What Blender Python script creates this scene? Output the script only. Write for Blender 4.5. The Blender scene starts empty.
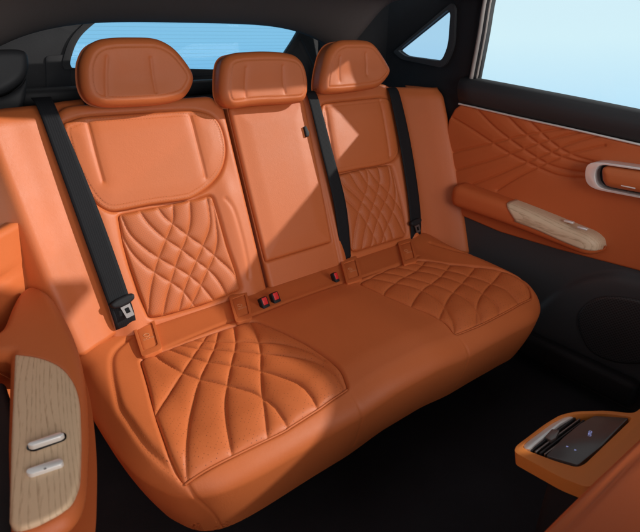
import bpy, bmesh, math, random
import numpy as np
from mathutils import Matrix, Vector
from mathutils.geometry import tessellate_polygon
random.seed(7); rng = np.random.default_rng(7)
S = bpy.context.scene
COL = S.collection

# ------------------------------------------------------------------ camera
FPX, PPX, PPY = 492.0, 320.0, 266.0
CAM = np.array([0.0, 0.0, 1.1])
_ex = np.array([1020 - PPX, -(39 - PPY), -FPX]); _ex /= np.linalg.norm(_ex)
_p = math.atan2(PPY - 39, FPX)
_ez = np.array([0, math.cos(_p), math.sin(_p)])
_ey = np.cross(_ez, _ex)
RW = np.array([_ex, _ey, _ez])
cam_d = bpy.data.cameras.new("camera"); cam = bpy.data.objects.new("camera", cam_d); COL.objects.link(cam)
cam_d.sensor_width = 36; cam_d.lens = 36 * FPX / 640; cam_d.clip_start = .02; cam_d.clip_end = 500
cam.matrix_world = Matrix.Translation(Vector(CAM)) @ Matrix(RW.tolist()).to_4x4()
cam_d.dof.use_dof = True; cam_d.dof.focus_distance = 1.3; cam_d.dof.aperture_fstop = 8
S.camera = cam

# ------------------------------------------------------------------ world and lights
SUN = Vector((.80, -.46, .420)).normalized()          # towards the sun
W = bpy.data.worlds.new("World"); S.world = W; W.use_nodes = True
nt = W.node_tree; nt.nodes.clear()
out = nt.nodes.new('ShaderNodeOutputWorld'); bg = nt.nodes.new('ShaderNodeBackground')
tc = nt.nodes.new('ShaderNodeTexCoord'); sep = nt.nodes.new('ShaderNodeSeparateXYZ'); rp = nt.nodes.new('ShaderNodeValToRGB')
mr = nt.nodes.new('ShaderNodeMapRange'); mr.inputs[1].default_value = -.5; mr.inputs[2].default_value = 1
nt.links.new(tc.outputs['Generated'], sep.inputs[0]); nt.links.new(sep.outputs[2], mr.inputs[0]); nt.links.new(mr.outputs[0], rp.inputs[0])
nt.links.new(rp.outputs[0], bg.inputs[0]); nt.links.new(bg.outputs[0], out.inputs[0])
cr = rp.color_ramp
stops = [(0.0, (.50, .74, .95)), (.25, (.52, .80, 1.0)), (.335, (.71, .92, 1.0)), (.45, (.70, .87, .96)), (.7, (.40, .41, .42)), (1.0, (.42, .42, .42))]
cr.elements[0].position = stops[0][0]; cr.elements[0].color = (*stops[0][1], 1)
cr.elements[1].position = 1.0; cr.elements[1].color = (*stops[-1][1], 1)
for p_, c_ in stops[1:-1]:
    e = cr.elements.new(p_); e.color = (*c_, 1)
bg.inputs[1].default_value = 1.0
sl = bpy.data.lights.new("sun", 'SUN'); sl.energy = 4.0; sl.angle = math.radians(1.0); sl.color = (1, .95, .88)
so = bpy.data.objects.new("sun", sl); COL.objects.link(so)
so.rotation_euler = SUN.to_track_quat('Z', 'Y').to_euler()
al = bpy.data.lights.new("softbox", 'AREA'); al.shape = 'RECTANGLE'; al.size = 2.0; al.size_y = 1.0; al.energy = 62; al.color = (1, .94, .90)  # added fill lamp ahead of the windscreen, out of view
ao = bpy.data.objects.new("softbox", al); COL.objects.link(ao); ao.location = (.55, -1.7, 1.45)
ao.rotation_euler = (Vector((.55, -1.7, 1.45)) - Vector((.85, 1.2, .75))).to_track_quat('Z', 'Y').to_euler()
S.view_settings.view_transform = 'Standard'; S.view_settings.look = 'None'; S.view_settings.gamma = 1
S.view_settings.exposure = 0
S.render.engine = 'CYCLES'
S.cycles.use_denoising = True; S.cycles.max_bounces = 8; S.cycles.sample_clamp_indirect = 6
S.cycles.transparent_max_bounces = 12

# ------------------------------------------------------------------ materials
def mat(name, col, rough=.5, spec=.5, metal=0.0, bump=0.0, bscale=900., var=0.0, coat=0.0, perf=None, uv=True, sheen=0.0):
    m = bpy.data.materials.new(name); m.use_nodes = True; t = m.node_tree
    b = t.nodes['Principled BSDF']
    b.inputs['Base Color'].default_value = (*col, 1); b.inputs['Roughness'].default_value = rough
    b.inputs['Specular IOR Level'].default_value = spec; b.inputs['Metallic'].default_value = metal
    if coat: b.inputs['Coat Weight'].default_value = coat; b.inputs['Coat Roughness'].default_value = .12
    if sheen: b.inputs['Sheen Weight'].default_value = sheen
    tx = t.nodes.new('ShaderNodeTexCoord'); L = t.links
    src = tx.outputs['UV'] if uv else tx.outputs['Object']
    height = None
    if bump:
        v = t.nodes.new('ShaderNodeTexVoronoi'); v.feature = 'DISTANCE_TO_EDGE'; v.inputs['Scale'].default_value = bscale
        n = t.nodes.new('ShaderNodeTexNoise'); n.inputs['Scale'].default_value = bscale * .25; n.inputs['Detail'].default_value = 4
        a = t.nodes.new('ShaderNodeMath'); a.operation = 'ADD'
        L.new(src, v.inputs['Vector']); L.new(src, n.inputs['Vector']); L.new(v.outputs['Distance'], a.inputs[0]); L.new(n.outputs[0], a.inputs[1])
        height = a.outputs[0]
        bp = t.nodes.new('ShaderNodeBump'); bp.inputs['Strength'].default_value = bump; bp.inputs['Distance'].default_value = .0006
        L.new(height, bp.inputs['Height']); L.new(bp.outputs[0], b.inputs['Normal'])
        if uv:                                          # slight slack and puckering of the hide
            nw = t.nodes.new('ShaderNodeTexNoise'); nw.inputs['Scale'].default_value = 42; nw.inputs['Detail'].default_value = 3; nw.inputs['Distortion'].default_value = .6
            bw = t.nodes.new('ShaderNodeBump'); bw.inputs['Strength'].default_value = .14; bw.inputs['Distance'].default_value = .0016
            L.new(src, nw.inputs['Vector']); L.new(nw.outputs[0], bw.inputs['Height']); L.new(bw.outputs[0], bp.inputs['Normal'])
        rr = t.nodes.new('ShaderNodeMapRange'); rr.inputs[3].default_value = rough - .07; rr.inputs[4].default_value = rough + .09
        n2 = t.nodes.new('ShaderNodeTexNoise'); n2.inputs['Scale'].default_value = 14; n2.inputs['Detail'].default_value = 5
        L.new(src, n2.inputs['Vector']); L.new(n2.outputs[0], rr.inputs[0]); L.new(rr.outputs[0], b.inputs['Roughness'])
    colsock = None
    if var:
        n3 = t.nodes.new('ShaderNodeTexNoise'); n3.inputs['Scale'].default_value = 7; n3.inputs['Detail'].default_value = 6
        L.new(src, n3.inputs['Vector'])
        mx = t.nodes.new('ShaderNodeMix'); mx.data_type = 'RGBA'
        mx.inputs['A'].default_value = (*[c * (1 - var) for c in col], 1); mx.inputs['B'].default_value = (*[min(1, c * (1 + var)) for c in col], 1)
        L.new(n3.outputs[0], mx.inputs['Factor']); colsock = mx.outputs['Result']; L.new(colsock, b.inputs['Base Color'])
    if perf:
        # punched holes on a staggered grid; pitch and radius in metres, optional patchiness
        pitch, rad, dens = perf
        sp = t.nodes.new('ShaderNodeSeparateXYZ'); L.new(src, sp.inputs[0])
        def M(op, x, y=None):
            k = t.nodes.new('ShaderNodeMath'); k.operation = op
            for i, q in enumerate((x, y)):
                if q is None: continue
                if isinstance(q, (int, float)): k.inputs[i].default_value = q
                else: L.new(q, k.inputs[i])
            return k.outputs[0]
        a_ = M('DIVIDE', M('ADD', sp.outputs[0], sp.outputs[1]), pitch); c_ = M('DIVIDE', M('SUBTRACT', sp.outputs[0], sp.outputs[1]), pitch)
        fa = M('SUBTRACT', M('FRACT', a_), .5); fc = M('SUBTRACT', M('FRACT', c_), .5)
        d2 = M('ADD', M('MULTIPLY', fa, fa), M('MULTIPLY', fc, fc))
        hole = M('LESS_THAN', d2, (rad / pitch) ** 2 * 2)
        if dens < 1:
            cv = t.nodes.new('ShaderNodeCombineXYZ'); L.new(M('FLOOR', a_), cv.inputs[0]); L.new(M('FLOOR', c_), cv.inputs[1])
            wn = t.nodes.new('ShaderNodeTexWhiteNoise'); wn.noise_dimensions = '2D'; L.new(cv.outputs[0], wn.inputs['Vector'])
            hole = M('MULTIPLY', hole, M('LESS_THAN', wn.outputs['Value'], dens))
        mx = t.nodes.new('ShaderNodeMix'); mx.data_type = 'RGBA'; L.new(hole, mx.inputs['Factor'])
        if colsock: L.new(colsock, mx.inputs['A'])
        else: mx.inputs['A'].default_value = (*col, 1)
        mx.inputs['B'].default_value = (*[c * .35 for c in col], 1); L.new(mx.outputs['Result'], b.inputs['Base Color'])
    return m

TAN = (.52, .130, .037)
M = {}
M['leather'] = mat('orange_leather', TAN, .46, .36, bump=.35, var=.05)
M['perforated'] = mat('perforated_leather', TAN, .48, .34, bump=.3, var=.05, perf=(.0042, .0007, 1))
M['dotted'] = mat('sparsely_punched_leather', TAN, .47, .34, bump=.35, var=.05, perf=(.011, .0008, .45))
M['door_leather'] = mat('orange_door_leather', (.52, .118, .034), .5, .32, bump=.3, var=.05)
M['stitch'] = mat('orange_thread', (.34, .10, .034), .7, .2)
M['emboss'] = mat('pale_embossed_print', (.62, .27, .13), .6, .3)
M['plastic'] = mat('black_plastic', (.010, .010, .012), .62, .3, bump=.4, bscale=700, uv=False)
M['trim_grey'] = mat('dark_grey_trim', (.026, .027, .030), .55, .4, bump=.3, bscale=700, uv=False)
M['gloss_black'] = mat('gloss_black', (.006, .006, .007), .12, .5)
M['headliner'] = mat('brown_black_headliner', (.13, .105, .098), .95, .2, bump=.8, bscale=500, uv=False)
M['carpet'] = mat('black_carpet', (.022, .022, .026), .95, .15, bump=1, bscale=260, uv=False, var=.3)
M['chrome'] = mat('satin_chrome', (.80, .79, .77), .32, .5, metal=.45)
M['rubber_seal'] = mat('grey_window_seal', (.40, .37, .34), .5, .4)
M['red'] = mat('red_button_plastic', (.62, .02, .02), .35, .5)
M['silver_tongue'] = mat('satin_steel', (.25, .235, .23), .5, .5, metal=1)

def webbing_mat():
    m = mat('black_webbing', (.007, .0075, .009), .75, .2)
    t = m.node_tree; b = t.nodes['Principled BSDF']; L = t.links
    tx = t.nodes.new('ShaderNodeTexCoord'); w = t.nodes.new('ShaderNodeTexWave'); w.bands_direction = 'Y'; w.inputs['Scale'].default_value = 62
    w2 = t.nodes.new('ShaderNodeTexWave'); w2.bands_direction = 'DIAGONAL'; w2.inputs['Scale'].default_value = 190; w2.inputs['Distortion'].default_value = 1
    ad = t.nodes.new('ShaderNodeMath'); ad.operation = 'ADD'
    for k, n in enumerate((w, w2)): L.new(tx.outputs['UV'], n.inputs['Vector']); L.new(n.outputs['Fac'], ad.inputs[k])
    bp = t.nodes.new('ShaderNodeBump'); bp.inputs['Strength'].default_value = .22; bp.inputs['Distance'].default_value = .0006
    L.new(ad.outputs[0], bp.inputs['Height']); L.new(bp.outputs[0], b.inputs['Normal'])
    cr_ = t.nodes.new('ShaderNodeValToRGB'); cr_.color_ramp.elements[0].color = (.007, .0075, .009, 1); cr_.color_ramp.elements[1].color = (.011, .0115, .014, 1)
    L.new(w.outputs['Fac'], cr_.inputs[0]); L.new(cr_.outputs[0], b.inputs['Base Color'])
    return m
M['webbing'] = webbing_mat()

def wood_mat(name, c1, c2, axis_scale, turn=0.0):
    m = bpy.data.materials.new(name); m.use_nodes = True; t = m.node_tree; L = t.links
    b = t.nodes['Principled BSDF']; b.inputs['Roughness'].default_value = .5; b.inputs['Specular IOR Level'].default_value = .35
    tx = t.nodes.new('ShaderNodeTexCoord'); mp = t.nodes.new('ShaderNodeMapping'); mp.inputs['Scale'].default_value = axis_scale
    vr = t.nodes.new('ShaderNodeVectorRotate'); vr.rotation_type = 'Z_AXIS'; vr.inputs['Angle'].default_value = turn
    L.new(tx.outputs['Object'], vr.inputs['Vector']); L.new(vr.outputs[0], mp.inputs[0])
    fr = t.nodes.new('ShaderNodeTexWave'); fr.bands_direction = 'X'; fr.wave_profile = 'SAW'; fr.inputs['Scale'].default_value = 44; fr.inputs['Distortion'].default_value = 22
    fr.inputs['Detail'].default_value = 2; fr.inputs['Detail Scale'].default_value = .32; fr.inputs['Detail Roughness'].default_value = .5; L.new(mp.outputs[0], fr.inputs['Vector'])
    n1 = t.nodes.new('ShaderNodeTexNoise'); n1.inputs['Scale'].default_value = 420; n1.inputs['Detail'].default_value = 5; L.new(mp.outputs[0], n1.inputs['Vector'])
    ad = t.nodes.new('ShaderNodeMath'); ad.operation = 'MULTIPLY_ADD'; ad.inputs[1].default_value = 1.3; L.new(n1.outputs[0], ad.inputs[0]); L.new(fr.outputs['Fac'], ad.inputs[2])
    rp = t.nodes.new('ShaderNodeValToRGB'); L.new(ad.outputs[0], rp.inputs[0])
    rp.color_ramp.elements[0].position = .35; rp.color_ramp.elements[0].color = (*c1, 1)
    rp.color_ramp.elements[1].position = 1.0; rp.color_ramp.elements[1].color = (*c2, 1)
    L.new(rp.outputs[0], b.inputs['Base Color'])
    bp = t.nodes.new('ShaderNodeBump'); bp.inputs['Strength'].default_value = .25; bp.inputs['Distance'].default_value = .0006
    L.new(ad.outputs[0], bp.inputs['Height']); L.new(bp.outputs[0], b.inputs['Normal'])
    return m
M['wood'] = wood_mat('pale_ash_wood', (.38, .255, .155), (.64, .48, .33), (1, .10, .6))

def glass_mat(name, tint, stripes=False):
    m = bpy.data.materials.new(name); m.use_nodes = True; t = m.node_tree; L = t.links; t.nodes.clear()
    o = t.nodes.new('ShaderNodeOutputMaterial'); tr = t.nodes.new('ShaderNodeBsdfTransparent'); gl = t.nodes.new('ShaderNodeBsdfGlossy')
    gl.inputs['Roughness'].default_value = .02; mx = t.nodes.new('ShaderNodeMixShader'); fr = t.nodes.new('ShaderNodeFresnel'); fr.inputs[0].default_value = 1.15
    tr.inputs[0].default_value = (*tint, 1)
    L.new(fr.outputs[0], mx.inputs[0]); L.new(tr.outputs[0], mx.inputs[1]); L.new(gl.outputs[0], mx.inputs[2]); L.new(mx.outputs[0], o.inputs[0])
    if stripes:                                         # heating wires of the rear screen
        tx = t.nodes.new('ShaderNodeTexCoord'); sp = t.nodes.new('ShaderNodeSeparateXYZ'); L.new(tx.outputs['Object'], sp.inputs[0])
        a = t.nodes.new('ShaderNodeMath'); a.operation = 'DIVIDE'; a.inputs[1].default_value = .0125; L.new(sp.outputs[2], a.inputs[0])
        f = t.nodes.new('ShaderNodeMath'); f.operation = 'FRACT'; L.new(a.outputs[0], f.inputs[0])
        l = t.nodes.new('ShaderNodeMath'); l.operation = 'LESS_THAN'; l.inputs[1].default_value = .14; L.new(f.outputs[0], l.inputs[0])
        c = t.nodes.new('ShaderNodeMix'); c.data_type = 'RGBA'; L.new(l.outputs[0], c.inputs['Factor'])
        c.inputs['A'].default_value = (*tint, 1); c.inputs['B'].default_value = (*[q * .93 for q in tint], 1); L.new(c.outputs['Result'], tr.inputs[0])
    return m
M['glass'] = glass_mat('clear_window_glass', (.96, .98, .98))
M['tinted_glass'] = glass_mat('tinted_rear_glass', (.56, .77, .90), True)
M['quarter_glass'] = glass_mat('tinted_quarter_glass', (.74, .84, .92))

# ------------------------------------------------------------------ pixel / plane helpers
def ray(u, v):
    d = np.array([u - PPX, -(v - PPY), -FPX]) / FPX
    return RW @ d
def hit(u, v, O, N):
    d = ray(u, v); t = np.dot(np.array(O) - CAM, N) / np.dot(d, N); return CAM + t * d
class Frame:
    def __init__(s, O, U, V):
        s.O = np.array(O, float); s.U = np.array(U, float); s.U /= np.linalg.norm(s.U)
        V = np.array(V, float); V = V - s.U * np.dot(V, s.U); s.V = V / np.linalg.norm(V); s.N = np.cross(s.U, s.V)
    def px(s, pts, off=0.0):
        r = []
        for u, v in pts:
            P = hit(u, v, s.O + s.N * off, s.N) - s.O; r.append((np.dot(P, s.U), np.dot(P, s.V)))
        return np.array(r)
    def at(s, p, h=0.0):
        p = np.atleast_2d(p); h = np.broadcast_to(np.asarray(h, float), (len(p),))
        return s.O + p[:, :1] * s.U + p[:, 1:2] * s.V + h[:, None] * s.N
def crop(pts, off, sc):
    return [(off[0] + x / sc, off[1] + y / sc) for x, y in pts]
def smooth(pts, closed=False, n=8):
    P = np.array(pts, float); k = len(P); R = []
    rngk = range(k) if closed else range(k - 1)
    for i in rngk:
        if closed: a, b, c, d = P[(i - 1) % k], P[i], P[(i + 1) % k], P[(i + 2) % k]
        else: a, b, c, d = P[max(i - 1, 0)], P[i], P[i + 1], P[min(i + 2, k - 1)]
        for j in range(n):
            t = j / n
            R.append(.5 * ((2 * b) + (-a + c) * t + (2 * a - 5 * b + 4 * c - d) * t * t + (-a + 3 * b - 3 * c + d) * t ** 3))
    if not closed: R.append(P[-1])
    return np.array(R)
def rounded_poly(pts, rad, n=6):
    P = np.array(pts, float); k = len(P); R = []
    rad = [rad] * k if np.isscalar(rad) else rad
    for i in range(k):
        a, b, c = P[i - 1], P[i], P[(i + 1) % k]
        u = a - b; w = c - b; lu, lw = np.linalg.norm(u), np.linalg.norm(w); r = min(rad[i], lu * .49, lw * .49)
        p0 = b + u / lu * r; p1 = b + w / lw * r
        for j in range(n + 1):
            t = j / n; R.append((1 - t) ** 2 * p0 + 2 * t * (1 - t) * b + t * t * p1)
    return np.array(R)
def seg_dist(P, A, B, chunk=4000):
    """distance and nearest point from P (n,2) to segments A-B"""
    D = np.empty(len(P)); Q = np.empty((len(P), 2)); AB = B - A; L2 = np.maximum((AB ** 2).sum(1), 1e-14)
    for s in range(0, len(P), chunk):
        p = P[s:s + chunk, None, :]
        t = np.clip(((p - A) * AB).sum(2) / L2, 0, 1); q = A + t[:, :, None] * AB
        d = ((p - q) ** 2).sum(2); i = d.argmin(1); k = np.arange(len(i)); D[s:s + chunk] = np.sqrt(d[k, i]); Q[s:s + chunk] = q[k, i]
    return D, Q
def inside(P, poly):
    x, y = P[:, 0], P[:, 1]; c = np.zeros(len(P), bool); n = len(poly)
    for i in range(n):
        x0, y0 = poly[i]; x1, y1 = poly[(i + 1) % n]
        if y0 == y1: continue
        k = ((y0 > y) != (y1 > y)) & (x < (x1 - x0) * (y - y0) / (y1 - y0) + x0); c ^= k
    return c
def sdf(P, poly):
    D, Q = seg_dist(P, poly, np.roll(poly, -1, 0)); i = inside(P, poly); return np.where(i, D, -D), Q
def lines_dist(P, lines):
    A = np.concatenate([l[:-1] for l in lines]); B = np.concatenate([l[1:] for l in lines]); return seg_dist(P, A, B)[0]
def sstep(x, a, b):
    t = np.clip((np.asarray(x, float) - a) / (b - a), 0, 1); return t * t * (3 - 2 * t)

# ------------------------------------------------------------------ object helpers
def link(name, me, m, parent=None):
    o = bpy.data.objects.new(name, me); COL.objects.link(o)
    for k in (m if isinstance(m, (list, tuple)) else [m]): me.materials.append(k)
    if parent:
        o.parent = parent; o.matrix_parent_inverse = Matrix.Translation(-world_loc(parent))
    return o
def world_loc(o):
    v = Vector((0, 0, 0))
    if o.type == 'EMPTY': v = o.location.copy()
    return v
def thing(name, label, cat, loc=(0, 0, 0), group=None):
    o = bpy.data.objects.new(name, None); COL.objects.link(o); o.location = loc; o.empty_display_size = .05
    o['label'] = label; o['category'] = cat; o['kind'] = 'thing'
    if group: o['group'] = group
    return o
def mesh(name, V, F, m, parent=None, uv=None, mi=None, flat=False):
    me = bpy.data.meshes.new(name); me.from_pydata(np.asarray(V).tolist(), [], [list(map(int, f)) for f in F]); me.update()
    if uv is not None:
        l = me.uv_layers.new(name='UVMap'); idx = np.empty(len(me.loops), int); me.loops.foreach_get('vertex_index', idx)
        l.data.foreach_set('uv', np.asarray(uv)[idx].astype(np.float32).ravel())
    if not flat: me.polygons.foreach_set('use_smooth', [True] * len(me.polygons))
    if mi is not None: me.polygons.foreach_set('material_index', mi)
    return link(name, me, m, parent)

class Pad:
    """upholstered pad: an outline in a frame, edge rolled over with radius r, skirt running back"""
    def __init__(s, fr, outline, H, r, skirt, disp=None, taper=0.0, lift=None, side=None):
        s.f, s.o, s.H, s.r, s.k, s.disp, s.taper, s.lift, s.side = fr, np.array(outline), H, r, skirt, disp, taper, lift, side
    def ev(s, P):
        d, Q = sdf(P, s.o); dl = np.maximum(s.r - d, 0)
        n = np.where((d >= 0)[:, None], Q - P, P - Q); ln = np.linalg.norm(n, axis=1); n = n / np.maximum(ln, 1e-9)[:, None]
        mx = s.r * math.pi / 2 + s.k; over = dl > mx; dc = np.minimum(dl, mx)
        core = P - n * dl[:, None]; phi = np.minimum(dc / s.r, math.pi / 2); drop = np.maximum(dc - s.r * math.pi / 2, 0)
        p2 = core + n * (s.r * np.sin(phi) - s.taper * drop)[:, None]
        h = s.H - s.r * (1 - np.cos(phi)) - drop
        if s.side is not None: p2 = p2 + n * (s.side(P, d) * np.sin(phi))[:, None]
        if s.disp is not None: h = h + s.disp(P, d) * sstep(d, -s.r * .57, s.r * .6)
        if s.lift is not None: h = h + s.lift(p2)
        return s.f.at(p2, h), over, d
    def build(s, name, m, parent, res=.005, stitches=(), back=True, sl=.005, sgap=.0025, sw=.0016):
        e = s.r * (math.pi / 2 - 1) + s.k + res * 2
        lo = s.o.min(0) - e; hi = s.o.max(0) + e
        nx, ny = int((hi[0] - lo[0]) / res) + 2, int((hi[1] - lo[1]) / res) + 2
        X, Y = np.meshgrid(np.linspace(lo[0], hi[0], nx), np.linspace(lo[1], hi[1], ny))
        P = np.stack([X.ravel(), Y.ravel()], 1)
        V, over, d = s.ev(P)
        g = np.arange(nx * ny).reshape(ny, nx)
        F = np.stack([g[:-1, :-1], g[:-1, 1:], g[1:, 1:], g[1:, :-1]], -1).reshape(-1, 4)
        F = F[~over[F].all(1)]
        used = np.unique(F); re = -np.ones(len(V), int); re[used] = np.arange(len(used)); V = V[used]; uv = P[used]; F = re[F].tolist()
        mi = [0] * len(F)
        if back:
            b = s.f.at(s.o - 0, s.H - s.r - s.k + .001); c0 = len(V)
            if s.lift is not None: b = b + s.lift(s.o)[:, None] * s.f.N
            V = np.concatenate([V, b]); uv = np.concatenate([uv, s.o]); F.append(list(range(c0, c0 + len(b)))[::-1]); mi.append(0)
        for ln in stitches:
            ln = np.array(ln); seg = np.linalg.norm(np.diff(ln, axis=0), axis=1); cum = np.concatenate([[0], np.cumsum(seg)])
            t = np.arange(0, cum[-1] - sl, sl + sgap)
            if not len(t): continue
            a = np.stack([np.interp(t, cum, ln[:, i]) for i in (0, 1)], 1); b = np.stack([np.interp(t + sl, cum, ln[:, i]) for i in (0, 1)], 1)
            mid = (a + b) / 2; A, B, C = s.ev(a)[0], s.ev(b)[0], s.ev(mid)[0]
            for i in range(len(t)):
                ax = B[i] - A[i]; L = np.linalg.norm(ax)
                if L < 1e-5: continue
                ax /= L; sd = np.cross(s.f.N, ax); sd /= max(np.linalg.norm(sd), 1e-6); up = np.cross(ax, sd)
                c0 = len(V); w = sw / 2; vs = []
                for q, ww, hh in ((A[i] - up * .0006, .5, .3), (C[i], 1, 1.0), (B[i] - up * .0006, .5, .3)):
                    vs += [q - sd * w * ww - up * .0003, q + up * w * 1.1 * hh, q + sd * w * ww - up * .0003]
                V = np.concatenate([V, np.array(vs)]); uv = np.concatenate([uv, np.repeat(mid[i:i + 1], 9, 0)])
                for k in (0, 3):
                    F += [[c0 + k, c0 + k + 1, c0 + k + 4, c0 + k + 3], [c0 + k + 1, c0 + k + 2, c0 + k + 5, c0 + k + 4]]; mi += [1, 1]
        o = mesh(name, V, F, m if isinstance(m, list) else [m, M['stitch']], parent, uv, mi)
        return o

def quilt(lines, puff=.010, reach=.009, depth=.0016, w=.0016):
    def f(P, d):
        k = 1 - np.exp(-np.maximum(d + .002, 0) / (reach * .8)); g = np.zeros(len(P))
        for l in lines:
            q = lines_dist(P, [l]); k = k * (1 - .92 * np.exp(-q / reach)); g = np.maximum(g, np.exp(-(q / w) ** 2))
        return puff * k - puff * .45 - depth * g
    return f
def groove(lines, depth=.003, w=.003, soft=0.0, sw=.02):
    def f(P, d):
        q = lines_dist(P, lines); return -depth * np.exp(-(q / w) ** 2) - soft * np.exp(-(q / sw) ** 2)
    return f
def inset(poly, dist, n=160):
    """a contour of the outline moved inwards"""
    poly = np.array(poly); c = np.concatenate([poly, poly[:1]]); s = np.concatenate([[0], np.cumsum(np.linalg.norm(np.diff(c, axis=0), axis=1))])
    t = np.linspace(0, s[-1], n, endpoint=False); p = np.stack([np.interp(t, s, c[:, i]) for i in (0, 1)], 1)
    tg = np.roll(p, -1, 0) - np.roll(p, 1, 0); nr = np.stack([-tg[:, 1], tg[:, 0]], 1); nr /= np.maximum(np.linalg.norm(nr, axis=1), 1e-9)[:, None]
    area = .5 * np.sum(p[:, 0] * np.roll(p[:, 1], -1) - np.roll(p[:, 0], -1) * p[:, 1])
    q = p + nr * dist * (1 if area > 0 else -1)
    d, _ = sdf(q, poly); return q[d > dist * .93]
def clip_lines(lines, poly, mind=.002):
    r = []
    for l in lines:
        d, _ = sdf(l, poly); k = d > mind
        cur = []
        for i in range(len(l)):
            if k[i]: cur.append(l[i])
            else:
                if len(cur) > 2: r.append(np.array(cur))
                cur = []
        if len(cur) > 2: r.append(np.array(cur))
    return r
def sheet(name, G, m, parent, thick=.004, smoothit=True):
    """grid of points (n,m,3) -> solidified sheet"""
    G = np.asarray(G); n, k = G.shape[:2]; g = np.arange(n * k).reshape(n, k)
    F = np.stack([g[:-1, :-1], g[:-1, 1:], g[1:, 1:], g[1:, :-1]], -1).reshape(-1, 4)
    du = np.linalg.norm(np.diff(G, axis=0, prepend=G[:1]), axis=2).cumsum(0); dv = np.linalg.norm(np.diff(G, axis=1, prepend=G[:, :1]), axis=2).cumsum(1)
    o = mesh(name, G.reshape(-1, 3), F, m, parent, np.stack([du.ravel(), dv.ravel()], 1), flat=not smoothit)
    if thick:
        s = o.modifiers.new('solid', 'SOLIDIFY'); s.thickness = thick; s.offset = 0
    return o
def ribbon(name, L, R, m, parent, thick=.0018, n=10):
    L = smooth(L, n=n); R = smooth(R, n=n); k = 7
    G = np.stack([L + (R - L) * t for t in np.linspace(0, 1, k)], 1)
    return sheet(name, G, m, parent, thick)
def prism(name, poly, fr, h0, h1, m, parent, bevel=0.0, seg=2):
    bm = bmesh.new(); vs = [bm.verts.new(v) for v in fr.at(poly, h1)]; f = bm.faces.new(vs)
    r = bmesh.ops.extrude_face_region(bm, geom=[f]); ev = [g for g in r['geom'] if isinstance(g, bmesh.types.BMVert)]
    bmesh.ops.translate(bm, verts=ev, vec=Vector(fr.N * (h0 - h1)))
    bmesh.ops.recalc_face_normals(bm, faces=bm.faces)
    if bevel:
        es = [e for e in bm.edges if all(v in vs for v in e.verts)] + [e for e in bm.edges if all(v in ev for v in e.verts)]
        bmesh.ops.bevel(bm, geom=es, offset=bevel, segments=seg, profile=.5, affect='EDGES', clamp_overlap=True)
    me = bpy.data.meshes.new(name); bm.to_mesh(me); bm.free()
    me.polygons.foreach_set('use_smooth', [True] * len(me.polygons))
    o = link(name, me, m, parent); shade_auto(o); return o
def shade_auto(o, ang=40):
    me = o.data; bm = bmesh.new(); bm.from_mesh(me)
    for e in bm.edges:
        if len(e.link_faces) == 2 and e.calc_face_angle(0) > math.radians(ang): e.smooth = False
    bm.to_mesh(me); bm.free()
def rbox(name, c, size, m, parent, bevel=.004, R=None, seg=3):
    bm = bmesh.new(); bmesh.ops.create_cube(bm, size=1)
    for v in bm.verts: v.co = Vector([v.co[i] * size[i] for i in range(3)])
    if bevel: bmesh.ops.bevel(bm, geom=list(bm.edges), offset=bevel, segments=seg, profile=.5, affect='EDGES', clamp_overlap=True)
    if R is not None: bmesh.ops.transform(bm, matrix=Matrix(np.asarray(R).tolist()).to_4x4(), verts=bm.verts)
    bmesh.ops.translate(bm, verts=bm.verts, vec=Vector(c))
    me = bpy.data.meshes.new(name); bm.to_mesh(me); bm.free(); me.polygons.foreach_set('use_smooth', [True] * len(me.polygons))
    o = link(name, me, m, parent); shade_auto(o, 50); return o
def ring_plate(name, outer, inner, fr, h0, h1, m, parent, bevel=0.0):
    """plate with one opening, its rim walls included"""
    n0, n1 = len(outer), len(inner); P = np.concatenate([outer, inner])
    tris = tessellate_polygon([[Vector((*p, 0)) for p in outer], [Vector((*p, 0)) for p in inner]])
    V = np.concatenate([fr.at(P, h1), fr.at(P, h0)]); N = n0 + n1; F = []
    for t in tris: F.append(list(t)); F.append([q + N for q in t][::-1])
    for a, n in ((0, n0), (n0, n1)):
        for i in range(n): j = (i + 1) % n; F.append([a + i, a + j, a + j + N, a + i + N])
    bm = bmesh.new(); bv = [bm.verts.new(v) for v in V]
    for f in F:
        try: bm.faces.new([bv[i] for i in f])
        except ValueError: pass
    bmesh.ops.recalc_face_normals(bm, faces=bm.faces)
    if bevel:
        es = [e for e in bm.edges if len(e.link_faces) == 2 and e.calc_face_angle(0) > .8 and abs(np.dot(np.array(e.verts[0].co) - fr.O, fr.N) - h1) < 1e-5 and abs(np.dot(np.array(e.verts[1].co) - fr.O, fr.N) - h1) < 1e-5]
        bmesh.ops.bevel(bm, geom=es, offset=bevel, segments=3, profile=.5, affect='EDGES', clamp_overlap=True)
    me = bpy.data.meshes.new(name); bm.to_mesh(me); bm.free(); me.polygons.foreach_set('use_smooth', [True] * len(me.polygons))
    o = link(name, me, m, parent); shade_auto(o, 35); return o
def text_mesh(name, s, size, O, X, Y, m, parent, ext=.0002):
    c = bpy.data.curves.new(name, 'FONT'); c.body = s; c.size = size; c.align_x = 'CENTER'; c.align_y = 'CENTER'; c.extrude = ext
    t = bpy.data.objects.new(name + '_curve', c); COL.objects.link(t)
    dg = bpy.context.evaluated_depsgraph_get(); me = bpy.data.meshes.new_from_object(t.evaluated_get(dg)); bpy.data.objects.remove(t)
    X = Vector(X).normalized(); Y = Vector(Y); Y = (Y - X * Y.dot(X)).normalized(); Z = X.cross(Y)
    me.transform(Matrix.Translation(Vector(O)) @ Matrix((X, Y, Z)).transposed().to_4x4()); me.materials.clear()
    return link(name, me, m, parent)
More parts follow.
